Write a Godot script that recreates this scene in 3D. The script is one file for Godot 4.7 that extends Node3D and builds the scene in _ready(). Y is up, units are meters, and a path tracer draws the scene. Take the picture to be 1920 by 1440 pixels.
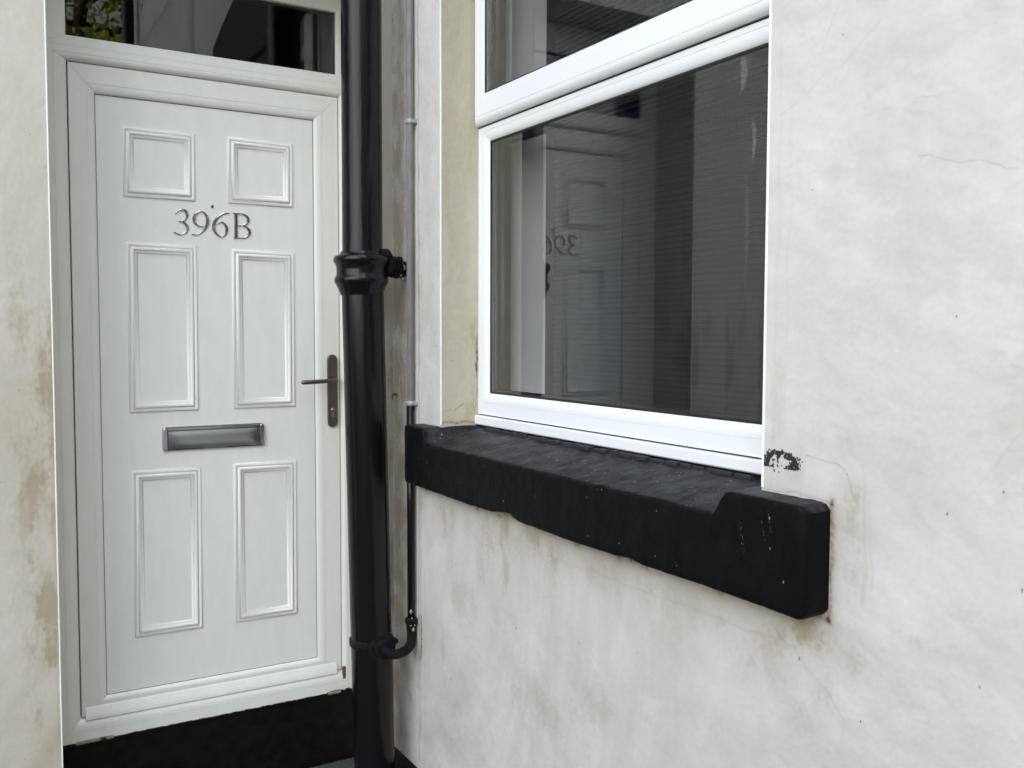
extends Node3D

# A plastered house corner: a panelled white front door in a recess, a big uPVC window with a
# black painted stone sill, and a cast iron soil pipe between them.
const XW := 0.335      # face of the window wall (looks towards -x)
const ZW := 0.24       # face of the door wall (looks towards +z)
const FLOOR := -0.335
const XF := 0.457      # front of the fixed window frame
const WL := 0.5817     # window opening along z
const WR := 1.836
const WT := 2.34

var rng := RandomNumberGenerator.new()
var M := {}

# ------------------------------------------------------------------ node helpers
func commit(st: SurfaceTool, called: String, mat: Material, parent: Node = self) -> MeshInstance3D:
	st.generate_normals()
	var o := MeshInstance3D.new()
	o.name = called
	o.mesh = st.commit()
	o.material_override = mat
	parent.add_child(o, true)
	return o

func same(mesh: Mesh, called: String, mat: Material, parent: Node, at := Vector3.ZERO) -> MeshInstance3D:
	var o := MeshInstance3D.new()
	o.name = called
	o.mesh = mesh
	o.material_override = mat
	o.position = at
	parent.add_child(o, true)
	return o

func thing(called: String, label: String, category: String, at := Vector3.ZERO, group := "") -> Node3D:
	var o := Node3D.new()
	o.name = called
	add_child(o, true)
	o.position = at
	o.set_meta("label", label)
	o.set_meta("category", category)
	if group:
		o.set_meta("group", group)
	return o

func begin(smooth := false) -> SurfaceTool:
	var st := SurfaceTool.new()
	st.begin(Mesh.PRIMITIVE_TRIANGLES)
	st.set_smooth_group(0 if smooth else -1)
	return st

# ------------------------------------------------------------------ shape helpers
# a, b, c, d run counter-clockwise seen from the front; the front faces of Godot run clockwise
func quad(st: SurfaceTool, a: Vector3, b: Vector3, c: Vector3, d: Vector3, ua := Vector2.ZERO, ub := Vector2.ZERO, uc := Vector2.ZERO, ud := Vector2.ZERO) -> void:
	var p := [a, c, b, a, d, c]
	var u := [ua, uc, ub, ua, ud, uc]
	for i in 6:
		st.set_uv(u[i])
		st.add_vertex(p[i])

func tri(st: SurfaceTool, a: Vector3, b: Vector3, c: Vector3, uv := Vector2.ZERO) -> void:
	for q in [a, c, b]:
		st.set_uv(uv)
		st.add_vertex(q)

# box between two corners with chamfered edges
func box(st: SurfaceTool, lo: Vector3, hi: Vector3, bevel := 0.0) -> void:
	var c := (lo + hi) * 0.5
	var h := (hi - lo) * 0.5
	var e := minf(bevel, minf(h.x, minf(h.y, h.z)) * 0.49)
	for axis in 3:
		for s in [-1.0, 1.0]:
			var u := (axis + 1) % 3
			var v := (axis + 2) % 3
			var pts := []
			for k in [[-1, -1], [1, -1], [1, 1], [-1, 1]]:
				var p := Vector3.ZERO
				p[axis] = s * h[axis]
				p[u] = k[0] * (h[u] - e)
				p[v] = k[1] * (h[v] - e)
				pts.append(c + p)
			if s < 0:
				pts.reverse()
			quad(st, pts[0], pts[1], pts[2], pts[3])
	if e <= 0.0:
		return
	for axis in 3:   # twelve chamfers, eight corners
		var u := (axis + 1) % 3
		var v := (axis + 2) % 3
		for su in [-1.0, 1.0]:
			for sv in [-1.0, 1.0]:
				var pts := []
				for k in [[-1, 0], [1, 0], [1, 1], [-1, 1]]:
					var p := Vector3.ZERO
					p[axis] = k[0] * (h[axis] - e)
					p[u] = su * (h[u] - (e if k[1] else 0.0))
					p[v] = sv * (h[v] - (0.0 if k[1] else e))
					pts.append(c + p)
				if su * sv < 0:
					pts.reverse()
				quad(st, pts[0], pts[1], pts[2], pts[3])
	for sx in [-1.0, 1.0]:
		for sy in [-1.0, 1.0]:
			for sz in [-1.0, 1.0]:
				var a := c + Vector3(sx * h.x, sy * (h.y - e), sz * (h.z - e))
				var b := c + Vector3(sx * (h.x - e), sy * h.y, sz * (h.z - e))
				var d := c + Vector3(sx * (h.x - e), sy * (h.y - e), sz * h.z)
				if sx * sy * sz > 0:
					tri(st, a, b, d)
				else:
					tri(st, a, d, b)

# a point of a vertical plane: "door" looks to +z, "window" looks to -x (a is then -z, so that a runs to the right of the viewer)
func plane_point(door: bool, base: float, a: float, b: float, h: float) -> Vector3:
	return Vector3(a, b, base + h) if door else Vector3(base - h, b, a)

# one mitred side of a rectangular frame; the profile holds [share of the width, height]
func member(door: bool, base: float, outer: Array, inner: Array, side: int, profile: Array, gap := 0.00025) -> SurfaceTool:
	var st := begin()
	var rows := []
	for p in profile:
		var l: float = lerpf(outer[0], inner[0], p[0])
		var r: float = lerpf(outer[1], inner[1], p[0])
		var b: float = lerpf(outer[2], inner[2], p[0])
		var t: float = lerpf(outer[3], inner[3], p[0])
		var q: Array = [[l, b + gap, l, t - gap], [r, t - gap, r, b + gap], [r - gap, b, l + gap, b], [l + gap, t, r - gap, t]][side]
		rows.append([plane_point(door, base, q[0], q[1], p[1]), plane_point(door, base, q[2], q[3], p[1])])
	for i in rows.size() - 1:
		if door:
			quad(st, rows[i][0], rows[i + 1][0], rows[i + 1][1], rows[i][1])
		else:
			quad(st, rows[i][1], rows[i + 1][1], rows[i + 1][0], rows[i][0])
	return st

func frame(parent: Node, called: String, door: bool, base: float, outer: Array, inner: Array, profile: Array, mat: Material, gap := 0.00025) -> void:
	for side in 4:
		commit(member(door, base, outer, inner, side, profile, gap), called, mat, parent)

func ring(door: bool, base: float, outer: Array, inner: Array, profile: Array) -> SurfaceTool:
	var st := begin()
	for side in 4:
		st.append_from(member(door, base, outer, inner, side, profile, 0.0).commit(), 0, Transform3D())
	return st

# quarter round between two profile points, convex towards the viewer
func ovolo(a: float, ha: float, b: float, hb: float, n := 7) -> Array:
	var out := []
	for i in n + 1:
		var t := float(i) / n * PI / 2
		out.append([a + (b - a) * sin(t), hb + (ha - hb) * cos(t)])
	return out

# a tube along points with a radius each
func tube(st: SurfaceTool, pts: Array, radii: Array, segs := 24, caps := true) -> void:
	var rings := []
	var up := Vector3(0.31, 0.22, 0.93).normalized()
	for i in pts.size():
		var a: Vector3 = pts[maxi(i - 1, 0)]
		var b: Vector3 = pts[mini(i + 1, pts.size() - 1)]
		var dir := (b - a).normalized()
		var u := dir.cross(up).normalized()
		var v := dir.cross(u).normalized()
		var r := []
		for k in segs + 1:
			var t := TAU * (k % segs) / segs
			r.append(pts[i] + (u * cos(t) + v * sin(t)) * radii[i])
		rings.append(r)
	for i in rings.size() - 1:
		for k in segs:
			var v0 := float(i) / (rings.size() - 1)
			var v1 := float(i + 1) / (rings.size() - 1)
			quad(st, rings[i][k], rings[i + 1][k], rings[i + 1][k + 1], rings[i][k + 1], Vector2(float(k) / segs, v0), Vector2(float(k) / segs, v1), Vector2(float(k + 1) / segs, v1), Vector2(float(k + 1) / segs, v0))
	if caps:
		for e in [0, rings.size() - 1]:
			for k in segs:
				if e == 0:
					tri(st, pts[e], rings[e][k], rings[e][k + 1])
				else:
					tri(st, pts[e], rings[e][k + 1], rings[e][k])

func bend(pts: Array, n := 6) -> Array:
	var c := Curve3D.new()
	for i in pts.size():
		var t: Vector3 = (pts[mini(i + 1, pts.size() - 1)] - pts[maxi(i - 1, 0)]) / 6.0
		c.add_point(pts[i], -t, t)
	var out := []
	for i in n * (pts.size() - 1) + 1:
		out.append(c.samplef(float(i) / n))
	return out

func rep(v: float, n: int) -> Array:
	var a := []
	for i in n:
		a.append(v)
	return a

# prism over a convex outline (counter-clockwise seen from +z) with a rounded front edge
func plate(st: SurfaceTool, outline: Array, z0: float, z1: float, bevel: float) -> void:
	var mid := Vector2.ZERO
	for p in outline:
		mid += p / outline.size()
	var rings := []
	for s in [[0.0, z0], [0.0, z1 - bevel], [0.3 * bevel, z1 - 0.3 * bevel], [bevel, z1]]:
		var r := []
		for p in outline:
			var q: Vector2 = p - (p - mid).normalized() * s[0]
			r.append(Vector3(q.x, q.y, s[1]))
		rings.append(r)
	var n := outline.size()
	for i in rings.size() - 1:
		for k in n:
			quad(st, rings[i][k], rings[i][(k + 1) % n], rings[i + 1][(k + 1) % n], rings[i + 1][k])
	for k in n:
		tri(st, Vector3(mid.x, mid.y, z1), rings[-1][k], rings[-1][(k + 1) % n])

func stadium(c: Vector2, w: float, h: float, n := 10) -> Array:
	var r := w / 2
	var out := []
	for i in n + 1:
		var t := PI * i / n
		out.append(c + Vector2(cos(t) * r, h / 2 - r + sin(t) * r))
	for i in n + 1:
		var t := PI + PI * i / n
		out.append(c + Vector2(cos(t) * r, -h / 2 + r + sin(t) * r))
	return out

func round_rect(l: float, r: float, b: float, t: float, rad: float, n := 4) -> Array:
	var out := []
	for c in [[r - rad, t - rad, 0.0], [l + rad, t - rad, 0.5], [l + rad, b + rad, 1.0], [r - rad, b + rad, 1.5]]:
		for i in n + 1:
			var a: float = PI * c[2] + PI / 2 * i / n
			out.append(Vector2(c[0] + cos(a) * rad, c[1] + sin(a) * rad))
	return out

# ------------------------------------------------------------------ materials
func lin(r: float, g: float, b: float) -> Color:
	return Color(r, g, b).linear_to_srgb()

func plain(r: float, g: float, b: float, rough := 0.6, metal := 0.0) -> StandardMaterial3D:
	var m := StandardMaterial3D.new()
	m.albedo_color = lin(r, g, b)
	m.roughness = rough
	m.metallic = metal
	return m

func glossy(r: float, g: float, b: float, rough: float, spec: float) -> StandardMaterial3D:
	var m := plain(r, g, b, rough)
	m.metallic_specular = spec
	return m

func noise_tex(freq: float, octaves: int, s: int, size := 512, lo := 0.0, hi := 1.0, tall := 0) -> NoiseTexture2D:
	var n := FastNoiseLite.new()
	n.noise_type = FastNoiseLite.TYPE_SIMPLEX_SMOOTH
	n.frequency = freq
	n.fractal_octaves = octaves
	n.seed = s
	var t := NoiseTexture2D.new()
	t.width = size
	t.height = tall if tall else size
	t.seamless = true
	t.noise = n
	var g := Gradient.new()
	g.set_color(0, Color(lo, lo, lo))
	g.set_color(1, Color(hi, hi, hi))
	t.color_ramp = g
	return t

func bumpy(m: StandardMaterial3D, tex: Texture2D, cm: float, scale: Vector3) -> StandardMaterial3D:
	m.heightmap_enabled = true
	m.heightmap_texture = tex
	m.heightmap_scale = cm
	m.uv1_triplanar = true
	m.uv1_world_triplanar = true
	m.uv1_scale = scale
	return m

func bytes_of(freq: float, octaves: int, s: int, w: int, h: int, kind := FastNoiseLite.TYPE_SIMPLEX_SMOOTH, stretch := Vector2.ONE) -> PackedByteArray:
	var n := FastNoiseLite.new()
	n.noise_type = kind
	n.frequency = freq
	n.fractal_octaves = octaves
	n.seed = s
	if kind == FastNoiseLite.TYPE_SIMPLEX_SMOOTH:
		n.domain_warp_enabled = true
		n.domain_warp_amplitude = 0.35 / freq
		n.domain_warp_frequency = freq * 0.8
	var im := n.get_image(int(w * stretch.x), int(h * stretch.y), false, false, true)
	im.resize(w, h, Image.INTERPOLATE_BILINEAR)
	im.convert(Image.FORMAT_L8)
	return im.get_data()

# plaster sheet texture: a0..a1 across, b0..b1 up, in metres. The stains are lists of [a, b, half width, half height, strength, kind], painted shade included
func plaster(w: int, h: int, a0: float, a1: float, b0: float, b1: float, base: Vector3, warm: Vector3, mix_low: float, stains_and_shade: Array, lines: Array, flecks: int, s: int, smudge := []) -> ImageTexture:
	var per := w / (a1 - a0)                    # pixels per metre
	var big := bytes_of(2.6 / per, 4, s, w, h)
	var mid := bytes_of(11.0 / per, 4, s + 1, w, h, FastNoiseLite.TYPE_SIMPLEX_SMOOTH, Vector2(1.0, 0.7))
	var fine := bytes_of(70.0 / per, 3, s + 2, w, h)
	var streak := bytes_of(30.0 / per, 3, s + 3, w, h, FastNoiseLite.TYPE_SIMPLEX_SMOOTH, Vector2(1.0, 0.12))
	var tn := FastNoiseLite.new()                # sweeps of the trowel: long soft marks that lean
	tn.seed = s + 5
	tn.noise_type = FastNoiseLite.TYPE_SIMPLEX_SMOOTH
	tn.frequency = 1.0
	tn.fractal_octaves = 2
	tn.domain_warp_enabled = true
	tn.domain_warp_amplitude = 0.5
	tn.domain_warp_frequency = 0.6
	var sweep := PackedFloat32Array()
	sweep.resize(w * h)
	for y in h:
		for x in w:
			var p := Vector2(a0 + x / per, b1 - y / per)
			var q := p.rotated(0.55 + 0.25 * sin(p.x * 2.3 + p.y * 1.7))
			sweep[y * w + x] = tn.get_noise_2d(q.x * 6.5, q.y * 3.6) * 0.75 + tn.get_noise_2d(q.x * 22.0 + 50.0, q.y * 11.0) * 0.25
	var out := PackedByteArray()
	out.resize(w * h * 3)
	var dirt_and_shade := PackedFloat32Array()             # painted first: how dirty or shaded, then which colour
	dirt_and_shade.resize(w * h)
	for q in stains_and_shade:
		var x0 := clampi(int((q[0] - 2.2 * q[2] - a0) / (a1 - a0) * w), 0, w)
		var x1 := clampi(int((q[0] + 2.2 * q[2] - a0) / (a1 - a0) * w), 0, w)
		var y0 := clampi(int((b1 - q[1] - 2.2 * q[3]) / (b1 - b0) * h), 0, h)
		var y1 := clampi(int((b1 - q[1] + 2.2 * q[3]) / (b1 - b0) * h), 0, h)
		for y in range(y0, y1):
			for x in range(x0, x1):
				var da: float = (a0 + (x + 0.5) / w * (a1 - a0) - q[0]) / q[2]
				var db: float = (b1 - (y + 0.5) / h * (b1 - b0) - q[1]) / q[3]
				var i: int = y * w + x
				var d: float = da * da + db * db + (mid[i] - 128) * 0.011 + (fine[i] - 128) * 0.003
				if d < 2.5:
					dirt_and_shade[i] += q[4] * exp(-1.6 * maxf(d, 0.0)) * (0.7 + 0.6 * streak[i] / 255.0)
	for i in w * h:
		dirt_and_shade[i] = minf(dirt_and_shade[i], 0.52)
	for q in lines:                              # [a, b, a, b, half width, strength]
		var pa := Vector2(q[0], q[1])
		var pb := Vector2(q[2], q[3])
		var m: float = q[4] * 3.0 + 0.012
		var x0 := clampi(int((minf(pa.x, pb.x) - m - a0) / (a1 - a0) * w), 0, w)
		var x1 := clampi(int((maxf(pa.x, pb.x) + m - a0) / (a1 - a0) * w), 0, w)
		var y0 := clampi(int((b1 - maxf(pa.y, pb.y) - m) / (b1 - b0) * h), 0, h)
		var y1 := clampi(int((b1 - minf(pa.y, pb.y) + m) / (b1 - b0) * h), 0, h)
		for y in range(y0, y1):
			for x in range(x0, x1):
				var i := y * w + x
				var p := Vector2(a0 + (x + 0.5) / w * (a1 - a0) + (mid[i] - 128) * 0.00006, b1 - (y + 0.5) / h * (b1 - b0) + (mid[i] - 128) * 0.00005)
				var t := clampf((p - pa).dot(pb - pa) / (pb - pa).length_squared(), 0.0, 1.0)
				var d: float = p.distance_to(pa.lerp(pb, t)) / q[4]
				if d < 3.0:
					dirt_and_shade[i] += q[5] * exp(-d * d) * (0.35 + 0.9 * fine[i] / 255.0)
	for y in h:
		var low := clampf(1.0 - (b1 - (y + 0.5) / h * (b1 - b0)) / 1.5, 0.0, 1.0) * mix_low
		for x in w:
			var i := y * w + x
			var g := big[i] / 255.0
			var k := clampf((g - 0.5) * 0.55 + low * 0.5 + (mid[i] / 255.0 - 0.5) * (0.12 + 0.3 * low) + sweep[i] * (0.27 + 0.72 * low), -0.25, 1.0)
			var c := base.lerp(warm, k) * (1.0 + (fine[i] / 255.0 - 0.5) * 0.05 + (streak[i] / 255.0 - 0.5) * 0.03)
			var d := clampf(dirt_and_shade[i], 0.0, 0.96)
			if d > 0.003:
				c = c.lerp(Vector3(0.30, 0.225, 0.115), minf(d, 0.6) * 1.25).lerp(Vector3(0.035, 0.026, 0.018), clampf((d - 0.6) * 2.5, 0.0, 1.0))
			out[i * 3] = int(255 * Color(c.x, 0, 0).linear_to_srgb().r)
			out[i * 3 + 1] = int(255 * Color(c.y, 0, 0).linear_to_srgb().r)
			out[i * 3 + 2] = int(255 * Color(c.z, 0, 0).linear_to_srgb().r)
	if smudge:                                   # black paint dabbed on with a rag
		var sm := bytes_of(190.0 / per, 3, s + 9, w, h, FastNoiseLite.TYPE_CELLULAR)
		var sn := bytes_of(95.0 / per, 4, s + 8, w, h)
		for y in range(int((b1 - smudge[1] - 0.04) / (b1 - b0) * h), int((b1 - smudge[1] + 0.04) / (b1 - b0) * h)):
			for x in range(int((smudge[0] - 0.06 - a0) / (a1 - a0) * w), int((smudge[0] + 0.06 - a0) / (a1 - a0) * w)):
				var p: Vector2 = Vector2((a0 + (x + 0.5) / w * (a1 - a0) - smudge[0]) / 0.045, (b1 - (y + 0.5) / h * (b1 - b0) - smudge[1]) / 0.024)
				var i := y * w + x
				var r: float = p.length() + (sn[i] - 128) / 420.0
				var band: float = exp(-pow((r - 0.72) / 0.34, 2.0)) * (1.0 if p.y > -0.35 else 0.25)
				if band * 1.2 + (sn[i] - 128) / 190.0 + (sm[i] - 110) / 230.0 > 0.78:
					for ch in 3:
						out[i * 3 + ch] = int(lerpf(out[i * 3 + ch], [22, 20, 26][ch], 0.93))
	var im := Image.create_from_data(w, h, false, Image.FORMAT_RGB8, out)
	var r2 := RandomNumberGenerator.new()
	r2.seed = s + 77
	for n in flecks:
		var x := r2.randi_range(4, w - 9)
		var y := r2.randi_range(4, h - 9)
		var dark := r2.randf_range(0.35, 0.72)
		var l := r2.randi_range(1, 3)
		var dx := r2.randf_range(-1, 1)
		for j in l:
			var c := im.get_pixel(x + int(dx * j), y + j)
			im.set_pixel(x + int(dx * j), y + j, c * Color(dark, dark * 0.97, dark * 0.92))
	return ImageTexture.create_from_image(im)

func painted(tex: Texture2D, rough: float) -> StandardMaterial3D:
	var m := StandardMaterial3D.new()
	m.albedo_texture = tex
	m.texture_repeat = false
	m.roughness = rough
	return m

func make_materials() -> void:
	M.white = bumpy(plain(0.84, 0.86, 0.86, 0.32), noise_tex(0.03, 3, 5, 256), 0.02, Vector3(4, 4, 4))
	M.door_white = bumpy(plain(0.81, 0.815, 0.74, 0.38), noise_tex(0.12, 4, 6, 512), 0.03, Vector3(5, 1.6, 5))
	M.door_white.albedo_texture = noise_tex(0.008, 5, 7, 512, 0.978, 1.0)
	M.bead = plain(0.86, 0.87, 0.87, 0.4)
	M.gasket = plain(0.012, 0.012, 0.014, 0.5)
	M.dark = plain(0.02, 0.018, 0.02, 0.7)
	M.black_pipe = bumpy(glossy(0.005, 0.005, 0.0064, 0.2, 0.38), noise_tex(0.02, 4, 11, 512), 0.05, Vector3(6, 0.8, 6))
	M.black_rough = bumpy(glossy(0.006, 0.0056, 0.007, 0.42, 0.3), noise_tex(0.05, 5, 12, 512), 0.5, Vector3(9, 9, 9))
	M.chrome = plain(0.44, 0.45, 0.44, 0.18, 1.0)
	M.satin = bumpy(plain(0.40, 0.42, 0.43, 0.3, 1.0), noise_tex(0.01, 2, 15, 256), 0.05, Vector3(5, 5, 5))
	M.pewter = plain(0.16, 0.14, 0.125, 0.38, 0.9)
	M.brass = plain(0.5, 0.4, 0.2, 0.35, 1.0)
	M.rust = bumpy(plain(0.17, 0.085, 0.04, 0.9), noise_tex(0.06, 4, 17, 256), 0.3, Vector3(12, 12, 12))
	M.chipped = bumpy(plain(0.30, 0.25, 0.19, 0.85), noise_tex(0.06, 4, 18, 256), 0.3, Vector3(12, 12, 12))
	M.grey_pipe = plain(0.46, 0.46, 0.465, 0.45)
	var gp := noise_tex(0.03, 5, 19, 256, 0.72, 1.0)
	M.grey_pipe.albedo_texture = gp
	M.grey_pipe.uv1_triplanar = true
	M.grey_pipe.uv1_world_triplanar = true
	M.grey_pipe.uv1_scale = Vector3(9, 1.2, 9)
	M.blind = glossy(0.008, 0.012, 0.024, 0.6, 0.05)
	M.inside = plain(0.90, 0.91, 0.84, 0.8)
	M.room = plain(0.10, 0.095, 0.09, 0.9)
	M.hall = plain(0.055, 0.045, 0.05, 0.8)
	var g := StandardMaterial3D.new()
	g.albedo_color = Color(0.03, 0.04, 0.04, 0.02)
	g.transparency = BaseMaterial3D.TRANSPARENCY_ALPHA
	g.roughness = 0.0
	g.metallic_specular = 0.40
	M.glass = g
	var gi := g.duplicate()                       # the inner pane is coated and reflects little
	gi.metallic_specular = 0.2
	M.inner_glass = gi
	var sm := StandardMaterial3D.new()
	sm.albedo_color = Color(0.85, 0.87, 0.92, 0.10)
	sm.transparency = BaseMaterial3D.TRANSPARENCY_ALPHA
	sm.roughness = 0.8
	M.smear = sm
	M.speck = plain(0.5, 0.5, 0.5, 0.8)
	M.fleck = plain(0.05, 0.04, 0.03, 0.8)
	M.asphalt = bumpy(plain(0.055, 0.055, 0.058, 0.9), noise_tex(0.2, 3, 21, 512), 0.5, Vector3(2, 2, 2))
	M.slab = bumpy(plain(0.19, 0.19, 0.175, 0.85), noise_tex(0.08, 5, 22, 512, 0.2, 1.0), 0.8, Vector3(4, 4, 4))
	M.slab.albedo_texture = noise_tex(0.05, 5, 23, 512, 0.3, 1.0)
	M.moss = plain(0.035, 0.05, 0.02, 0.95)
	M.brick = bumpy(plain(0.22, 0.085, 0.06, 0.85), noise_tex(0.1, 4, 24, 256), 0.3, Vector3(4, 4, 4))
	M.step = bumpy(glossy(0.011, 0.008, 0.008, 0.45, 0.3), noise_tex(0.02, 4, 12, 512), 0.08, Vector3(3, 3, 3))
	M.step.albedo_texture = noise_tex(0.012, 5, 28, 512, 0.55, 0.95)
	M.stone = bumpy(plain(0.17, 0.175, 0.19, 0.85), noise_tex(0.05, 4, 29, 256), 0.5, Vector3(2, 2, 2))
	M.timber = bumpy(plain(0.028, 0.02, 0.015, 0.8), noise_tex(0.05, 4, 27, 256), 0.3, Vector3(6, 1, 6))
	M.mortar = plain(0.3, 0.28, 0.25, 0.9)
	M.bark = bumpy(plain(0.07, 0.05, 0.035, 0.9), noise_tex(0.05, 4, 25, 256), 2.0, Vector3(3, 1, 3))
	var lf := plain(0.065, 0.085, 0.02, 0.5)
	lf.backlight_enabled = true
	lf.backlight = Color(0.55, 0.55, 0.12)
	lf.cull_mode = BaseMaterial3D.CULL_DISABLED
	M.leaf = lf
	M.hedge = plain(0.03, 0.05, 0.02, 0.7)
	M.slate = plain(0.06, 0.065, 0.075, 0.6)
	# black masonry paint on the sill: worn, a little chalky, sky sheen painted on top, with pale splashes
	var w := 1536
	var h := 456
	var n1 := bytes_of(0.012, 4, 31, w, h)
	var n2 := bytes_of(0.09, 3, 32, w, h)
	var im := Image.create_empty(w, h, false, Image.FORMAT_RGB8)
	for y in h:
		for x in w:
			var dust_sheen := smoothstep(0.515, 0.465, float(y) / h + (n1[y * w + x] - 128) * 0.0002)  # paler blue-grey top: dust plus the sheen of the sky, painted in
			var v := 0.0035 + 0.003 * pow(n1[y * w + x] / 255.0, 2.0) + 0.002 * (n2[y * w + x] / 255.0) + dust_sheen * (0.006 + 0.030 * pow(n1[y * w + x] / 255.0, 1.6) + 0.026 * (n2[y * w + x] / 255.0 - 0.4))
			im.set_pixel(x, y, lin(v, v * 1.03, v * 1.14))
	for k in 330:
		var x := rng.randi_range(2, w - 4)
		var y := rng.randi_range(2, h - 4) if k % 4 == 0 else rng.randi_range(int(h * 0.05), int(h * 0.5))
		var v := rng.randf_range(0.15, 0.6)
		for j in rng.randi_range(2, 6):
			im.set_pixel(x + j % 2, y + j / 2, lin(v, v, v * 0.97))
	for k in 5:                                  # dribbles
		var x := rng.randf_range(w * 0.88, w * 0.97)
		var y := rng.randi_range(int(h * 0.5), int(h * 0.62))
		for j in rng.randi_range(10, 45):
			if rng.randf() < 0.35:
				im.set_pixel(int(x), mini(y + j, h - 1), lin(0.16, 0.16, 0.16))
			x += rng.randf_range(0.0, 0.6)
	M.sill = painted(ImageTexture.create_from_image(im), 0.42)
	M.sill.heightmap_enabled = true
	M.sill.metallic_specular = 0.17
	M.sill.heightmap_texture = noise_tex(0.02, 6, 33, 1536, 0.0, 1.0, 384)
	M.sill.heightmap_scale = 0.13
	M.sill.texture_repeat = true

# ------------------------------------------------------------------ walls
func wall_quad(st: SurfaceTool, door: bool, base: float, a0: float, a1: float, b0: float, b1: float, t: Array) -> void:
	var p := []
	var u := []
	for k in [[a0, b0], [a1, b0], [a1, b1], [a0, b1]]:
		p.append(plane_point(door, base, k[0], k[1], 0.0))
		u.append(Vector2((k[0] - t[0]) / (t[1] - t[0]), (t[3] - k[1]) / (t[3] - t[2])))
	if door:
		quad(st, p[0], p[1], p[2], p[3], u[0], u[1], u[2], u[3])
	else:
		quad(st, p[1], p[0], p[3], p[2], u[1], u[0], u[3], u[2])

# ------------------------------------------------------------------ start
func _ready() -> void:
	rng.seed = 20240
	# camera
	var cam := Camera3D.new()
	cam.name = "camera"
	var yaw := 0.5341
	var pit := -0.0542
	var rol := 0.0029
	var fw := Vector3(sin(yaw) * cos(pit), sin(pit), -cos(yaw) * cos(pit))
	var ri := Vector3(cos(yaw), 0, sin(yaw))
	var up := ri.cross(fw)
	cam.transform = Transform3D(Basis(ri * cos(rol) + up * sin(rol), up * cos(rol) - ri * sin(rol), -fw), Vector3(-0.8664, 1.1125, 3.0149))
	cam.fov = rad_to_deg(2.0 * atan(720.0 / 1769.8))
	cam.near = 0.05
	cam.far = 400.0
	add_child(cam)
	cam.current = true
	# sky, sun and exposure: the yard lies in the shade of the house
	var sky_mat := ProceduralSkyMaterial.new()
	sky_mat.sky_top_color = Color(0.50, 0.57, 0.70)
	sky_mat.sky_horizon_color = Color(0.80, 0.81, 0.79)
	sky_mat.sky_curve = 0.22
	var cn := FastNoiseLite.new()
	cn.seed = 8
	cn.frequency = 0.011
	cn.fractal_octaves = 5
	var ci := cn.get_seamless_image(512, 256, false, false, 0.1, true)
	ci.convert(Image.FORMAT_L8)
	var cover := Image.create_empty(512, 256, false, Image.FORMAT_RGBA8)
	for y in 256:
		for x in 512:
			cover.set_pixel(x, y, Color(1, 0.955, 0.85, smoothstep(0.40, 0.66, ci.get_pixel(x, y).r)))
	sky_mat.sky_cover = ImageTexture.create_from_image(cover)
	sky_mat.sky_cover_modulate = Color(0.72, 0.72, 0.72)
	sky_mat.ground_bottom_color = Color(0.2, 0.2, 0.2)
	sky_mat.ground_horizon_color = Color(0.5, 0.5, 0.5)
	sky_mat.sky_energy_multiplier = 1.0
	var env := Environment.new()
	env.background_mode = Environment.BG_SKY
	env.sky = Sky.new()
	env.sky.sky_material = sky_mat
	env.tonemap_mode = Environment.TONE_MAPPER_LINEAR
	env.tonemap_exposure = 5.85
	env.sdfgi_enabled = true
	env.ssao_enabled = true
	env.ssil_enabled = true
	var we := WorldEnvironment.new()
	we.name = "environment"
	we.environment = env
	add_child(we)
	var sun := DirectionalLight3D.new()
	sun.name = "sun"
	sun.light_color = Color(1.0, 0.95, 0.86)
	sun.light_energy = 1.2
	sun.light_angular_distance = 0.5
	sun.shadow_enabled = true
	add_child(sun)
	sun.look_at_from_position(Vector3(6, 7.5, -5), Vector3.ZERO)

	make_materials()
	build_ground()
	build_walls()
	build_surroundings()
	build_door_frame()
	build_door()
	build_window()
	build_sill()
	build_blind()
	build_pipes()

# ------------------------------------------------------------------ the ground
func build_ground() -> void:
	var st := begin()
	quad(st, Vector3(-150, FLOOR - 0.02, 150), Vector3(150, FLOOR - 0.02, 150), Vector3(150, FLOOR - 0.02, -150), Vector3(-150, FLOOR - 0.02, -150))
	var g := commit(st, "ground", M.asphalt)
	g.set_meta("kind", "structure")
	# stone paving against the house
	var pav := Node3D.new()
	pav.name = "pavement"
	add_child(pav)
	pav.set_meta("kind", "structure")
	var bed := begin()
	box(bed, Vector3(-3.0, FLOOR - 0.1, 0.02), Vector3(XW, FLOOR - 0.008, 4.2))
	commit(bed, "mossy_joint", M.moss, pav)
	var z := 0.024
	var row := 0
	while z < 4.1:
		var d: float = [0.46, 0.52, 0.6][row % 3]
		var x := XW - 0.006
		var k := row
		while x > -2.9:
			var wd: float = [0.28, 0.62, 0.44, 0.75][k % 4]
			var s := begin()
			box(s, Vector3(maxf(x - wd + 0.012, -2.99), FLOOR - 0.06, z), Vector3(x, FLOOR + rng.randf_range(-0.003, 0.003), z + d - 0.012), 0.006)
			commit(s, "paving_slab", M.slab, pav)
			x -= wd
			k += 1
		z += d
		row += 1

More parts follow.
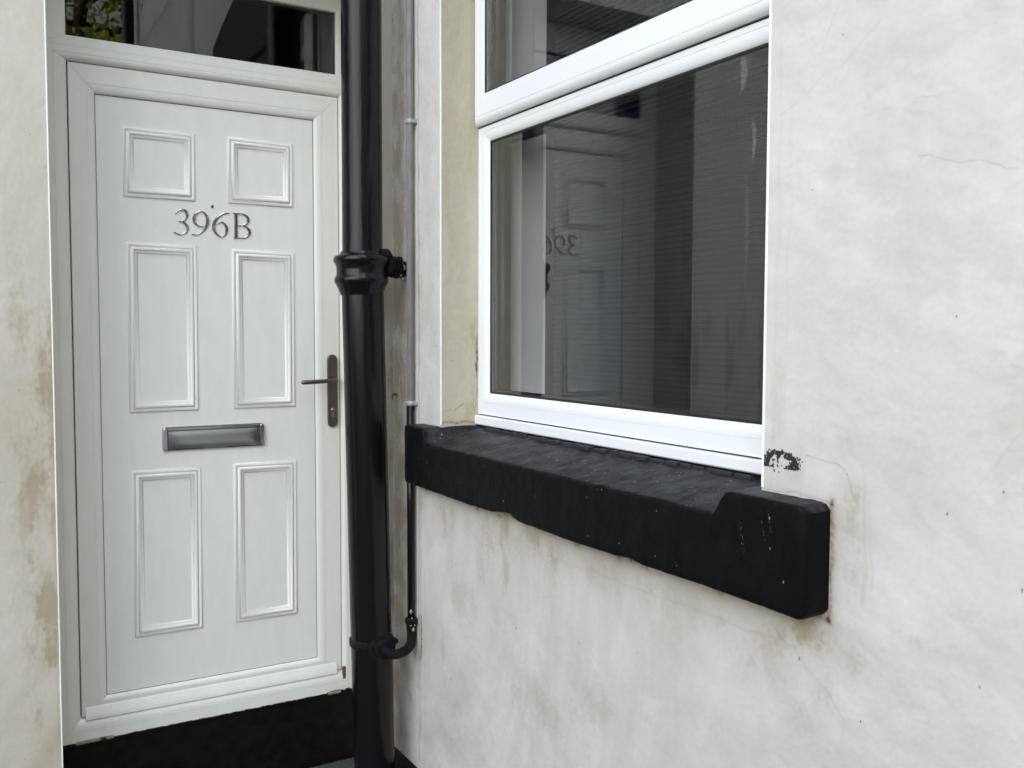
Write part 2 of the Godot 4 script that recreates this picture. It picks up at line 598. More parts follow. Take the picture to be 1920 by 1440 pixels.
# ------------------------------------------------------------------ house walls
func build_walls() -> void:
	var z0 := 0.2
	var z1 := 2.45
	var y0 := -0.35
	var y1 := 2.15
	var stains_and_shade := [
		# dirt in the crease by the soil pipe, darkened for contact shade
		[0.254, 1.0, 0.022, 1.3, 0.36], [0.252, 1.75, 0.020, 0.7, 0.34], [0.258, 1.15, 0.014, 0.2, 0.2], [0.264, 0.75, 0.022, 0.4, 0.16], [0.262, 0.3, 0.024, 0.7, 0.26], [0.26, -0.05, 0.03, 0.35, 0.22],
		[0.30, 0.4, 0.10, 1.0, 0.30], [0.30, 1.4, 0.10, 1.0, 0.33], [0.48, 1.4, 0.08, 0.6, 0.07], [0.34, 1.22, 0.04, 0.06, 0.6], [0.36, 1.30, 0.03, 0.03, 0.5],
		# under the sill and round its near end
		[0.8, 0.60, 0.5, 0.06, 0.10], [1.5, 0.60, 0.5, 0.05, 0.16], [1.95, 0.615, 0.07, 0.03, 0.35], [2.03, 0.76, 0.022, 0.13, 0.26], [2.03, 0.86, 0.03, 0.03, 0.22], [1.9, 0.55, 0.12, 0.06, 0.16],
		[0.62, 0.58, 0.05, 0.05, 0.18], [0.85, 0.52, 0.05, 0.12, 0.20], [0.95, 0.56, 0.03, 0.14, 0.20], [1.12, 0.55, 0.06, 0.1, 0.18], [0.72, 0.36, 0.08, 0.06, 0.16], [1.35, 0.3, 0.08, 0.06, 0.22], [1.1, 0.22, 0.12, 0.08, 0.14],
		[2.25, 0.72, 0.06, 0.03, 0.10], [2.18, 0.66, 0.05, 0.02, 0.14], [2.15, 0.95, 0.06, 0.05, 0.10], [2.3, 0.98, 0.05, 0.1, 0.10], [2.02, 0.92, 0.03, 0.04, 0.16], [1.88, 0.9, 0.05, 0.04, 0.14], [1.87, 1.0, 0.02, 0.12, 0.12],
		[0.5, 1.4, 0.05, 0.5, 0.05], [0.6, 0.05, 0.3, 0.2, 0.10], [2.1, 0.45, 0.2, 0.1, 0.08],
	]
	var lines := [
		[0.432, -0.2, 0.434, 2.15, 0.004, 0.50], [0.446, -0.1, 0.445, 0.66, 0.003, 0.42], [0.442, 0.12, 0.442, 0.25, 0.008, 0.55],  # rust line beside the waste pipe, its gap shadow painted in
		[1.845, 0.846, 1.988, 0.842, 0.004, 0.35], [1.987, 0.65, 1.988, 0.845, 0.006, 0.60], [1.994, 0.64, 1.993, 0.84, 0.014, 0.22], [1.86, 0.648, 1.99, 0.652, 0.006, 0.5], [0.5, 0.66, 1.9, 0.652, 0.006, 0.34],
		[2.056, 0.70, 2.054, 0.90, 0.0035, 0.16], [2.066, 0.72, 2.063, 0.86, 0.0025, 0.12], [1.93, 0.910, 2.0, 0.906, 0.0014, 0.34], [2.0, 0.906, 2.022, 0.897, 0.0014, 0.36], [2.022, 0.897, 2.031, 0.86, 0.0014, 0.3],
		[1.15, 0.585, 1.92, 0.59, 0.003, 0.12], [1.92, 0.59, 2.02, 0.50, 0.0025, 0.12], [2.13, 1.37, 2.28, 1.33, 0.001, 0.3], [1.99, 1.53, 2.06, 1.58, 0.001, 0.2],
		[0.93, 0.62, 0.96, 0.45, 0.006, 0.14], [0.58, 0.35, 0.6, 0.1, 0.004, 0.1], [0.47, -0.2, 0.47, 0.4, 0.01, 0.1],
		[1.86, 0.85, 1.866, 1.6, 0.004, 0.06], [1.885, 0.95, 1.89, 1.5, 0.003, 0.05],
	]
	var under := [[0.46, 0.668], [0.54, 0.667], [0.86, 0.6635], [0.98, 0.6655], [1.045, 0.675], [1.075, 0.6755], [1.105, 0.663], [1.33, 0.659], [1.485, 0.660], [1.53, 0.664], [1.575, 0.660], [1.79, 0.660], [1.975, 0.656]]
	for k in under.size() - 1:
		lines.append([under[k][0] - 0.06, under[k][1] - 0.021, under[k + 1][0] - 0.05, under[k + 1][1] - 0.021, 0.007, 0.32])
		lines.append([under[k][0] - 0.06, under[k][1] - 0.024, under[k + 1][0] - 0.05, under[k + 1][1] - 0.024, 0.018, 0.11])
	var hr := RandomNumberGenerator.new()
	hr.seed = 19
	for k in 26:
		var a := hr.randf_range(0.6, 2.4)
		var b := hr.randf_range(0.0, 2.0)
		var dir := hr.randf_range(-0.9, 1.2)
		for j in 3:
			var nx := Vector2(a + 0.035 * cos(dir), b + 0.035 * sin(dir))
			lines.append([a, b, nx.x, nx.y, 0.0011, hr.randf_range(0.05, 0.2)])
			a = nx.x
			b = nx.y
			dir += hr.randf_range(-0.5, 0.2)
	var tex := plaster(1152, 1280, z0, z1, y0, y1, Vector3(0.60, 0.58, 0.542), Vector3(0.495, 0.455, 0.395), 0.48, stains_and_shade, lines, 90, 100, [1.878, 0.892])
	var relief := noise_tex(0.012, 6, 41, 1152, 0.0, 1.0, 1280)
	var pm := painted(tex, 0.8)
	pm.texture_repeat = true
	pm.heightmap_enabled = true
	pm.heightmap_texture = relief
	pm.heightmap_scale = 0.35
	M.plaster = pm

	# ---- the wall with the window
	var w := thing("window_wall", "pale trowelled plaster wall holding the white window and its black sill", "wall")
	var t := [z0, z1, y0, y1]
	var st := begin()
	var far_end := 5.0
	for q in [[ZW, WL, FLOOR, 7.0], [WL, WR, FLOOR, 0.79], [WL, WR, WT, 7.0], [WR, far_end, FLOOR, 7.0]]:
		wall_quad(st, false, XW, q[0], q[1], q[2], q[3], t)
	for q in [[-0.3, WL, FLOOR, 7.0], [WL, WR, FLOOR, 0.79], [WL, WR, WT, 7.0], [WR, far_end, FLOOR, 7.0]]:   # the inner face
		quad(st, Vector3(0.68, q[2], q[0]), Vector3(0.68, q[2], q[1]), Vector3(0.68, q[3], q[1]), Vector3(0.68, q[3], q[0]))
	quad(st, Vector3(XW, FLOOR, far_end), Vector3(0.68, FLOOR, far_end), Vector3(0.68, 7, far_end), Vector3(XW, 7, far_end))
	quad(st, Vector3(XW, 0.79, WR), Vector3(0.68, 0.79, WR), Vector3(0.68, 0.79, WL), Vector3(XW, 0.79, WL))
	commit(st, "plaster_face", pm, w)
	# reveals of the opening: yellower, with cracks at their foot
	var rt := plaster(128, 1024, 0.33, 0.46, 0.8, 2.4, Vector3(0.515, 0.47, 0.355), Vector3(0.43, 0.385, 0.265), 0.2,
		[[0.45, 1.35, 0.03, 0.4, 0.10], [0.44, 0.88, 0.04, 0.04, 0.3], [0.36, 1.7, 0.03, 0.3, 0.12], [0.40, 1.5, 0.05, 0.3, 0.06], [0.44, 1.05, 0.01, 0.2, 0.2]],
		[[0.450, 0.9, 0.4535, 1.0, 0.0012, 0.95], [0.4535, 1.0, 0.4505, 1.10, 0.0022, 1.1], [0.346, 0.884, 0.372, 0.893, 0.0012, 0.8], [0.385, 0.892, 0.41, 0.908, 0.0016, 0.9], [0.34, 0.853, 0.46, 0.852, 0.004, 0.8]], 14, 200)
	var rm := painted(rt, 0.8)
	rm.heightmap_enabled = true
	rm.heightmap_texture = noise_tex(0.02, 6, 42, 128, 0.0, 1.0, 1600)
	rm.heightmap_scale = 0.15
	M.reveal = rm
	for s in [0, 1]:
		st = begin()
		var z: float = [WL, WR][s]
		var c := [Vector3(XW, 0.79, z), Vector3(0.52, 0.79, z), Vector3(0.52, WT, z), Vector3(XW, WT, z)]
		var u := []
		for p in c:
			u.append(Vector2((p.x - 0.33) / 0.13, (2.4 - p.y) / 1.6))
		if s == 0:
			quad(st, c[0], c[1], c[2], c[3], u[0], u[1], u[2], u[3])
		else:
			quad(st, c[1], c[0], c[3], c[2], u[1], u[0], u[3], u[2])
		commit(st, "reveal", rm, w)
		# the inside half of the reveal
		st = begin()
		var d: float = [0.018, -0.018][s]
		box(st, Vector3(0.52, 0.90, minf(z, z + d)), Vector3(0.678, WT, maxf(z, z + d)))
		commit(st, "inner_reveal", M.inside, w)
	st = begin()
	quad(st, Vector3(XW, WT, WL), Vector3(0.68, WT, WL), Vector3(0.68, WT, WR), Vector3(XW, WT, WR))
	commit(st, "soffit", rm, w)
	st = begin()
	box(st, Vector3(0.53, 0.85, WL), Vector3(0.70, 0.90, WR), 0.004)
	commit(st, "inner_sill_board", M.inside, w)
	# thin white corner beads on both arrises
	for z in [WL, WR]:
		st = begin()
		var sgn := 1.0 if z == WL else -1.0
		box(st, Vector3(XW - 0.0012, 0.846, z - (0.004 if sgn > 0 else -0.0) + (0.0012 if sgn > 0 else -0.0012)), Vector3(XW + 0.004, WT, z + (0.0012 if sgn > 0 else 0.004)), 0.001)
		commit(st, "corner_bead", M.bead, w)
	# black painted band along the foot
	st = begin()
	var py := []
	for i in 60:
		py.append(-0.232 + rng.randf_range(-0.004, 0.004) + 0.006 * sin(i * 0.7))
	for i in 59:
		var a := ZW + 0.001 + i * 0.06
		quad(st, Vector3(XW - 0.004, FLOOR, a + 0.06), Vector3(XW - 0.004, FLOOR, a), Vector3(XW - 0.004, py[i], a), Vector3(XW - 0.004, py[i + 1], a + 0.06))
		quad(st, Vector3(XW - 0.004, py[i], a), Vector3(XW + 0.002, py[i], a), Vector3(XW + 0.002, py[i + 1], a + 0.06), Vector3(XW - 0.004, py[i + 1], a + 0.06))
	commit(st, "plinth_band", M.black_rough, w)
	# unseen black arch added over the window to shape the fanlight reflection
	st = begin()
	var n := 16
	for i in n:
		var p := []
		for k in [i, i + 1]:
			var f := float(k) / n
			var z := lerpf(0.47, 1.98, f)
			p.append([z, WT + 0.0, WT + 0.22 + 0.16 * sin(PI * f)])
		var f0 := XW - 0.02
		quad(st, Vector3(f0, p[1][1], p[1][0]), Vector3(f0, p[0][1], p[0][0]), Vector3(f0, p[0][2], p[0][0]), Vector3(f0, p[1][2], p[1][0]))
		quad(st, Vector3(f0, p[0][2], p[0][0]), Vector3(XW + 0.01, p[0][2], p[0][0]), Vector3(XW + 0.01, p[1][2], p[1][0]), Vector3(f0, p[1][2], p[1][0]))
		quad(st, Vector3(f0, p[1][1], p[1][0]), Vector3(XW + 0.01, p[1][1], p[1][0]), Vector3(XW + 0.01, p[0][1], p[0][0]), Vector3(f0, p[0][1], p[0][0]))
	commit(st, "added_arch", M.black_rough, w)

	# ---- the wall with the door
	var lt := [-0.80, -0.62, -0.35, 2.2]
	var ltex := plaster(192, 1536, lt[0], lt[1], lt[2], lt[3], Vector3(0.56, 0.53, 0.45), Vector3(0.435, 0.40, 0.305), 0.6,
		[[-0.66, 0.98, 0.03, 0.24, 0.24], [-0.69, 1.03, 0.05, 0.2, 0.16], [-0.69, 0.82, 0.04, 0.13, 0.2], [-0.685, 0.64, 0.04, 0.08, 0.22], [-0.685, 0.49, 0.04, 0.09, 0.28], [-0.67, 0.40, 0.035, 0.07, 0.24], [-0.690, 0.26, 0.026, 0.11, 0.32], [-0.66, 0.30, 0.018, 0.16, 0.22], [-0.69, 0.10, 0.016, 0.04, 0.2], [-0.68, 0.6, 0.07, 0.6, 0.16],
		[-0.70, 1.76, 0.012, 0.016, 0.22], [-0.70, 1.2, 0.04, 0.2, 0.06], [-0.648, 0.7, 0.006, 0.8, 0.16]], [[-0.643, -0.2, -0.643, 1.2, 0.003, 0.25]], 26, 300)
	var lm := painted(ltex, 0.8)
	lm.texture_repeat = true
	lm.heightmap_enabled = true
	lm.heightmap_texture = noise_tex(0.02, 6, 43, 128, 0.0, 1.0, 1800)
	lm.heightmap_scale = 0.12
	var dw := thing("door_wall", "stained cream plaster wall around the recessed white front door", "wall")
	var xl := -0.6405
	var xr := 0.283
	var top := 2.27
	st = begin()
	wall_quad(st, true, ZW, -7.0, xl, FLOOR, 7.0, lt)
	wall_quad(st, true, ZW, xl, xr, top, 7.0, lt)
	wall_quad(st, true, ZW, xr, XW, FLOOR, 7.0, [0.2, 0.38, -0.35, 2.2])
	quad(st, Vector3(xl, FLOOR, ZW), Vector3(xl, FLOOR, -0.1), Vector3(xl, top, -0.1), Vector3(xl, top, ZW), Vector2(0.9, 1), Vector2(0.1, 1), Vector2(0.1, 0), Vector2(0.9, 0))
	quad(st, Vector3(xr, FLOOR, -0.1), Vector3(xr, FLOOR, ZW), Vector3(xr, top, ZW), Vector3(xr, top, -0.1), Vector2(0.1, 1), Vector2(0.9, 1), Vector2(0.9, 0), Vector2(0.1, 0))
	quad(st, Vector3(xl, top, -0.1), Vector3(xr, top, -0.1), Vector3(xr, top, ZW), Vector3(xl, top, ZW))
	# back face and ends, so that the wall has thickness
	quad(st, Vector3(xl, FLOOR, -0.1), Vector3(-7, FLOOR, -0.1), Vector3(-7, 7, -0.1), Vector3(xl, 7, -0.1))
	quad(st, Vector3(xr, top, -0.1), Vector3(xl, top, -0.1), Vector3(xl, 7, -0.1), Vector3(xr, 7, -0.1))
	quad(st, Vector3(0.68, FLOOR, -0.1), Vector3(xr, FLOOR, -0.1), Vector3(xr, 7, -0.1), Vector3(0.68, 7, -0.1))
	quad(st, Vector3(-7, FLOOR, -0.1), Vector3(-7, FLOOR, ZW), Vector3(-7, 7, ZW), Vector3(-7, 7, -0.1))
	commit(st, "plaster_face", lm, dw)
	st = begin()
	box(st, Vector3(xl - 0.0015, FLOOR, ZW - 0.004), Vector3(xl + 0.0022, top, ZW + 0.0022), 0.0014)
	commit(st, "corner_bead", M.bead, dw)

	# ---- rooms behind the openings, closed boxes
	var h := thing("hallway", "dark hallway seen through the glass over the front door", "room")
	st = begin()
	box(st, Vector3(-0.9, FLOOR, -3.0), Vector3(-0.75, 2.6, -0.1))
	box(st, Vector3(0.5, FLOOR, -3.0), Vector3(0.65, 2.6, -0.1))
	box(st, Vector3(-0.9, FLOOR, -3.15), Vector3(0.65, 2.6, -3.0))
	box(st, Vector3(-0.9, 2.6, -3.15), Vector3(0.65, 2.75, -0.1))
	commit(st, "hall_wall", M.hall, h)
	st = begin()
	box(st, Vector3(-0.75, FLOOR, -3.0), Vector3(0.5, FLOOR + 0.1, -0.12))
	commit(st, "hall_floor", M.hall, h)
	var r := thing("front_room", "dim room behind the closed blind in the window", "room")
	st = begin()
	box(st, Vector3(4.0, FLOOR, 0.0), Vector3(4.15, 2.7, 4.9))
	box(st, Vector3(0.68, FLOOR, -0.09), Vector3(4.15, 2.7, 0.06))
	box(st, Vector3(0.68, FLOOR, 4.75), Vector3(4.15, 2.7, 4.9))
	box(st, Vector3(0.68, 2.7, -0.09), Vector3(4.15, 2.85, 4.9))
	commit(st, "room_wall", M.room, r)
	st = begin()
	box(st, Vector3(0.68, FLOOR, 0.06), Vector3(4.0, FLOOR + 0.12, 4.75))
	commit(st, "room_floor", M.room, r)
	# the rest of the house: flank walls and roofs
	var ho := thing("house", "two storey rear part of the house with a slate roof", "house")
	st = begin()
	box(st, Vector3(-7.0, FLOOR, -6.0), Vector3(-6.8, 7.0, -0.1))
	box(st, Vector3(-7.0, FLOOR, -6.2), Vector3(8.0, 7.0, -6.0))
	box(st, Vector3(7.8, FLOOR, -6.0), Vector3(8.0, 7.0, 5.0))
	box(st, Vector3(0.68, FLOOR, 4.91), Vector3(7.8, 7.0, 5.0))
	commit(st, "wall", M.brick, ho)
	st = begin()
	box(st, Vector3(-7.2, 7.0, -6.4), Vector3(8.2, 7.2, 0.35), 0.02)
	box(st, Vector3(0.25, 7.0, 0.35), Vector3(8.2, 7.2, 5.2), 0.02)
	commit(st, "roof", M.slate, ho)
	# step under the door
	var stp := thing("door_step", "black painted riser below the white front door", "step")
	st = begin()
	box(st, Vector3(-0.6405, FLOOR - 0.02, -0.1), Vector3(0.283, -0.1054, 0.016), 0.004)
	commit(st, "riser", M.step, stp)
	st = begin()
	for k in 70:      # uneven paint line along the top
		var a := -0.638 + k * 0.0131
		var hh := rng.randf_range(0.0, 0.0022) + (0.007 * rng.randf() if k > 62 or k < 3 else 0.0)
		box(st, Vector3(a, -0.112, 0.012), Vector3(a + rng.randf_range(0.010, 0.022), -0.1044 + hh, 0.0172 + rng.randf_range(0, 0.0022)), 0.001)
	commit(st, "paint_edge", M.step, stp)

# ------------------------------------------------------------------ what stands behind the photographer
func build_surroundings() -> void:
	var st: SurfaceTool
	# unseen fence added across the yard to darken what the pipe reflects
	var gw := thing("added_fence", "unseen dark fence added across the yard to darken reflections", "fence", Vector3(-8.5, FLOOR, 0))
	st = begin()
	box(st, Vector3(-0.012, 0.03, 0), Vector3(0.012, 1.65, 0.148), 0.003)
	st.generate_normals()
	var board := st.commit()
	for k in 120:
		same(board, "board", M.timber, gw, Vector3(0.004 * (k % 2), 0, -2.0 + k * 0.15))
	st = begin()
	for y in [0.4, 1.3]:
		box(st, Vector3(-0.07, y, -2), Vector3(-0.015, y + 0.09, 16), 0.005)
	commit(st, "rail", M.timber, gw)
	# a terrace house closing the yard
	var b := thing("terrace_house", "grey terrace house across the yard behind the trees", "house", Vector3(2, FLOOR, 14))
	st = begin()
	box(st, Vector3(-9, 0, 0), Vector3(12, 6.4, 6))
	commit(st, "wall", M.stone, b)
	st = begin()
	for q in [[0.0, 3.0], [3.0, 6.0]]:
		var yl := 6.4 if q[0] == 0.0 else 9.4
		var yh := 9.4 if q[0] == 0.0 else 6.4
		quad(st, Vector3(-9.3, yl, q[0] - (0.3 if q[0] == 0.0 else 0.0)), Vector3(-9.3, yh, q[1]), Vector3(12.3, yh, q[1]), Vector3(12.3, yl, q[0] - (0.3 if q[0] == 0.0 else 0.0)))
	commit(st, "roof", M.slate, b)
	for k in 6:
		st = begin()
		var x := -7.5 + 3.2 * k
		box(st, Vector3(x, 3.7, -0.05), Vector3(x + 1.1, 5.4, 0.02), 0.01)
		commit(st, "window", M.gasket, b)
	# a downpipe on the far part of the window wall
	var dp := thing("downpipe", "black rainwater pipe farther along the plaster wall", "pipe")
	st = begin(true)
	tube(st, [Vector3(0.27, FLOOR, 4.3), Vector3(0.27, 6.9, 4.3)], [0.04, 0.04], 14)
	commit(st, "pipe", M.black_pipe, dp)
	tree(Vector3(0.6, FLOOR, 10.0), 7.2, 2.1, 501, "leafy tree beyond the end of the house, nearest the window wall")
	tree(Vector3(-2.4, FLOOR, 11.5), 6.4, 2.0, 502, "leafy tree in the middle of the row beyond the yard")
	tree(Vector3(3.6, FLOOR, 12.0), 8.0, 2.4, 503, "tall leafy tree at the right of the row beyond the yard")

func tree(at: Vector3, height: float, spread: float, s: int, label: String) -> void:
	var r := RandomNumberGenerator.new()
	r.seed = s
	var t := thing("tree", label, "tree", at, "trees beyond the yard")
	var st := begin(true)
	tube(st, bend([Vector3.ZERO, Vector3(0.05, height * 0.25, 0), Vector3(-0.05, height * 0.5, 0.06), Vector3(0, height * 0.85, 0)]), range(19).map(func(i): return 0.2 - 0.0085 * i), 12)
	var tips := []
	for k in 14:
		var y := height * r.randf_range(0.35, 0.8)
		var a := r.randf() * TAU
		var l := spread * r.randf_range(0.5, 0.95)
		var e := Vector3(cos(a) * l, y + l * r.randf_range(0.2, 0.8), sin(a) * l)
		tube(st, bend([Vector3(0, y, 0), Vector3(0, y, 0).lerp(e, 0.5) + Vector3(0, 0.1, 0), e], 4), range(9).map(func(i): return 0.06 - 0.006 * i), 7)
		tips.append(e)
		tips.append(Vector3(0, y, 0).lerp(e, 0.6))
	commit(st, "trunk", M.bark, t)
	var leaf := begin()
	tri(leaf, Vector3(-0.04, 0, 0), Vector3(0.0, 0, 0.02), Vector3(0, 0.13, 0))
	tri(leaf, Vector3(0.0, 0, 0.02), Vector3(0.04, 0, 0), Vector3(0, 0.13, 0))
	leaf.generate_normals()
	var mm := MultiMesh.new()
	mm.transform_format = MultiMesh.TRANSFORM_3D
	mm.mesh = leaf.commit()
	mm.instance_count = 9000
	for i in mm.instance_count:
		var c: Vector3 = tips[r.randi() % tips.size()]
		var d := Vector3(r.randfn(), r.randfn() * 0.8, r.randfn()) * spread * 0.2
		mm.set_instance_transform(i, Transform3D(Basis.from_euler(Vector3(r.randf() * TAU, r.randf() * TAU, r.randf() * TAU)).scaled(Vector3.ONE * r.randf_range(0.7, 1.4)), c + d))
	var o := MultiMeshInstance3D.new()
	o.name = "crown"
	o.multimesh = mm
	o.material_override = M.leaf
	o.set_meta("kind", "stuff")
	t.add_child(o, true)

# ------------------------------------------------------------------ door frame with its fanlight
func build_door_frame() -> void:
	var f := thing("door_frame", "white door frame with a narrow glazed fanlight above the door", "door frame")
	var prof := [[0.0, -0.06], [0.0, 0.012], [0.46, 0.012], [0.465, 0.0105], [0.485, 0.0105], [0.49, 0.012]] + ovolo(0.56, 0.012, 0.985, -0.006) + [[0.985, -0.03]]
	frame(f, "frame_member", true, 0.0, [-0.6395, 0.2825, -0.1044, 1.927], [-0.5672, 0.2466, -0.0362, 1.8868], prof, M.door_white)
	var prof2 := [[0.0, -0.06], [0.0, 0.012], [0.93, 0.012], [1.0, 0.008], [1.0, -0.02]]
	frame(f, "fanlight_member", true, 0.0, [-0.6395, 0.2825, 1.9274, 2.265], [-0.5698, 0.2394, 1.9569, 2.1593], prof2, M.door_white)
	var st := ring(true, 0.0, [-0.572, 0.2416, 1.9547, 2.1615], [-0.564, 0.2336, 1.9627, 2.1535], [[0.0, -0.008], [1.0, -0.009], [1.0, -0.03]])
	commit(st, "gasket", M.gasket, f)
	for z in [-0.012, -0.032]:
		st = begin()
		box(st, Vector3(-0.572, 1.9547, z - 0.004), Vector3(0.2416, 2.1615, z))
		if z > -0.02:   # second sheet added to strengthen the outer reflection
			box(st, Vector3(-0.572, 1.9547, z + 0.0005), Vector3(0.2416, 2.1615, z + 0.0016))
		commit(st, "glass_pane", M.glass if z > -0.02 else M.inner_glass, f)
	# threshold lip, chipped at both ends, and paint-bare patches
	st = begin()
	for q in [[-0.585, -0.5], [-0.52, -0.48], [0.19, 0.235]]:
		box(st, Vector3(q[0], -0.1075, 0.012), Vector3(q[1], -0.0985, 0.0215), 0.002)
	commit(st, "chipped_filler", M.chipped, f)
	st = begin()
	box(st, Vector3(0.2445, -0.066, 0.004), Vector3(0.2565, -0.022, 0.0125), 0.003)
	commit(st, "rust_mark", M.rust, f)

# ------------------------------------------------------------------ the door
func stroke(st: SurfaceTool, q: Array, z: float) -> void:
	# a raised stroke with a ridge: q holds x, y, width for each point
	var pts := []
	for i in range(0, q.size(), 3):
		pts.append(Vector3(q[i], q[i + 1], q[i + 2]))
	if pts.size() > 2:
		pts = bend(pts, 5)
	var rows := []
	for i in pts.size():
		var d: Vector3 = pts[mini(i + 1, pts.size() - 1)] - pts[maxi(i - 1, 0)]
		var n := Vector2(-d.y, d.x).normalized()
		var w: float = maxf(pts[i].z, 0.0022) * 0.5
		var c := Vector2(pts[i].x, pts[i].y)
		var r := []
		for k in [[1.0, 0.0], [1.0, 0.0028], [0.72, 0.0042], [0.0, 0.0048], [-0.72, 0.0042], [-1.0, 0.0028], [-1.0, 0.0]]:
			var p: Vector2 = c + n * w * k[0]
			r.append(Vector3(p.x, p.y, z + k[1]))
		rows.append(r)
	for i in rows.size() - 1:
		for k in 6:
			quad(st, rows[i][k], rows[i][k + 1], rows[i + 1][k + 1], rows[i + 1][k])
	for e in [0, rows.size() - 1]:
		for k in range(1, 6):
			if e == 0:
				tri(st, rows[e][0], rows[e][k + 1], rows[e][k])
			else:
				tri(st, rows[e][0], rows[e][k], rows[e][k + 1])

func build_door() -> void:
	var d := thing("front_door", "white six panel front door with steel numerals 396B, letter box and lever handle", "door")
	var inner := [-0.4942, 0.1629, 0.0178, 1.8044]
	var outer := [-0.5655, 0.2449, -0.0346, 1.8851]
	var prof := [[0.0, -0.05], [0.0, -0.002], [0.02, 0.0], [0.66, 0.0], [0.665, -0.0014], [0.685, -0.0014], [0.69, 0.0]] + ovolo(0.72, 0.0, 0.99, -0.0105) + [[0.99, -0.014]]
	frame(d, "door_rail", true, 0.0, outer, inner, prof, M.door_white)
	var st := begin()
	box(st, Vector3(-0.505, 0.007, -0.045), Vector3(0.173, 1.815, -0.012))
	commit(st, "door_panel", M.door_white, d)
	st = ring(true, 0.0, [-0.4952, 0.1639, 0.0168, 1.8054], [-0.4930, 0.1617, 0.0190, 1.8032], [[0.0, -0.0108], [1.0, -0.0108], [1.0, -0.013]])
	commit(st, "panel_seal", plain(0.16, 0.17, 0.16, 0.6), d)
	var mp := [[0.0, 0.0], [0.0, 0.0035], [0.06, 0.005], [0.28, 0.0055], [0.31, 0.0028], [0.36, 0.0026], [0.39, 0.006]]
	for i in 7:
		var t := PI * i / 6
		mp.append([0.55 - 0.15 * cos(t), 0.007 + 0.0035 * sin(t)])
	mp += [[0.74, 0.006], [0.82, 0.0058], [0.92, 0.004], [1.0, 0.0005], [1.0, 0.0]]
	for q in [[-0.4203, -0.2144, 1.515, 1.7195], [-0.1131, 0.0931, 1.517, 1.7205], [-0.4147, -0.2131, 0.8697, 1.378], [-0.103, 0.0945, 0.8701, 1.3714], [-0.4112, -0.2106, 0.1804, 0.69], [-0.106, 0.0951, 0.1803, 0.6919]]:
		var w := 0.031
		commit(ring(true, -0.0121, q, [q[0] + w, q[1] - w, q[2] + w, q[3] - w], mp), "panel_moulding", M.door_white, d)
	# drip bar along the foot
	st = begin()
	var bar := [Vector2(0.0, -0.006), Vector2(0.0, -0.043), Vector2(0.0100, -0.044), Vector2(0.0112, -0.041), Vector2(0.0100, -0.032), Vector2(0.0070, -0.022), Vector2(0.002, -0.009)]
	for i in bar.size():
		var a: Vector2 = bar[i]
		var b: Vector2 = bar[(i + 1) % bar.size()]
		quad(st, Vector3(-0.556, a.y, a.x), Vector3(0.226, a.y, a.x), Vector3(0.226, b.y, b.x), Vector3(-0.556, b.y, b.x))
	for i in range(1, bar.size() - 1):
		tri(st, Vector3(0.226, bar[0].y, bar[0].x), Vector3(0.226, bar[i].y, bar[i].x), Vector3(0.226, bar[i + 1].y, bar[i + 1].x))
		tri(st, Vector3(-0.556, bar[0].y, bar[0].x), Vector3(-0.556, bar[i + 1].y, bar[i + 1].x), Vector3(-0.556, bar[i].y, bar[i].x))
	commit(st, "drip_bar", M.door_white, d)
	# numerals
	var z := -0.0121
	var glyphs := {
		"numeral_three": [[-0.2729, 1.4738, 0.002, -0.2649, 1.4824, 0.0039, -0.2531, 1.4863, 0.006, -0.2423, 1.4819, 0.0089, -0.2385, 1.472, 0.008, -0.2426, 1.4606, 0.0055, -0.2516, 1.4519, 0.0031, -0.2634, 1.4501, 0.0015],
			[-0.2634, 1.4501, 0.0015, -0.2517, 1.4488, 0.005, -0.2419, 1.4413, 0.0089, -0.2377, 1.4293, 0.0069, -0.2433, 1.4178, 0.005, -0.2562, 1.411, 0.0032, -0.2699, 1.4123, 0.0035, -0.2786, 1.4169, 0.0043]],
		"numeral_nine": [[-0.1901, 1.4393, 0.002, -0.2041, 1.4391, 0.0044, -0.215, 1.448, 0.0076, -0.2182, 1.4611, 0.0092, -0.2132, 1.4757, 0.0076, -0.1985, 1.4849, 0.0029, -0.1871, 1.4805, 0.0057, -0.1791, 1.4697, 0.0093, -0.1773, 1.4555, 0.0101, -0.182, 1.4388, 0.0085, -0.1943, 1.4237, 0.006, -0.2085, 1.4136, 0.003, -0.2265, 1.4127, 0.0018]],
		"numeral_six": [[-0.1109, 1.485, 0.0019, -0.1264, 1.4835, 0.0041, -0.1429, 1.4731, 0.0065, -0.1543, 1.459, 0.0089, -0.1593, 1.4422, 0.0098, -0.1548, 1.4238, 0.0085, -0.1397, 1.4106, 0.0037, -0.1252, 1.4172, 0.0054, -0.1192, 1.4321, 0.0086, -0.1217, 1.4454, 0.0078, -0.1329, 1.4551, 0.0045, -0.1432, 1.4545, 0.0029, -0.1514, 1.4478, 0.002]],
		"letter_b": [[-0.0897, 1.4859, 0.010, -0.0907, 1.4086, 0.0104], [-0.0995, 1.4857, 0.0021, -0.087, 1.4857, 0.0025, -0.0703, 1.4851, 0.0036, -0.0557, 1.4777, 0.0076, -0.0516, 1.4664, 0.0084, -0.0581, 1.4555, 0.0055, -0.0708, 1.4489, 0.0028, -0.0854, 1.448, 0.0021],
			[-0.0708, 1.4485, 0.0026, -0.0561, 1.4431, 0.0059, -0.0478, 1.432, 0.0093, -0.05, 1.4213, 0.0076, -0.0628, 1.4112, 0.0038, -0.0796, 1.4092, 0.0023, -0.0984, 1.4087, 0.0021]],
	}
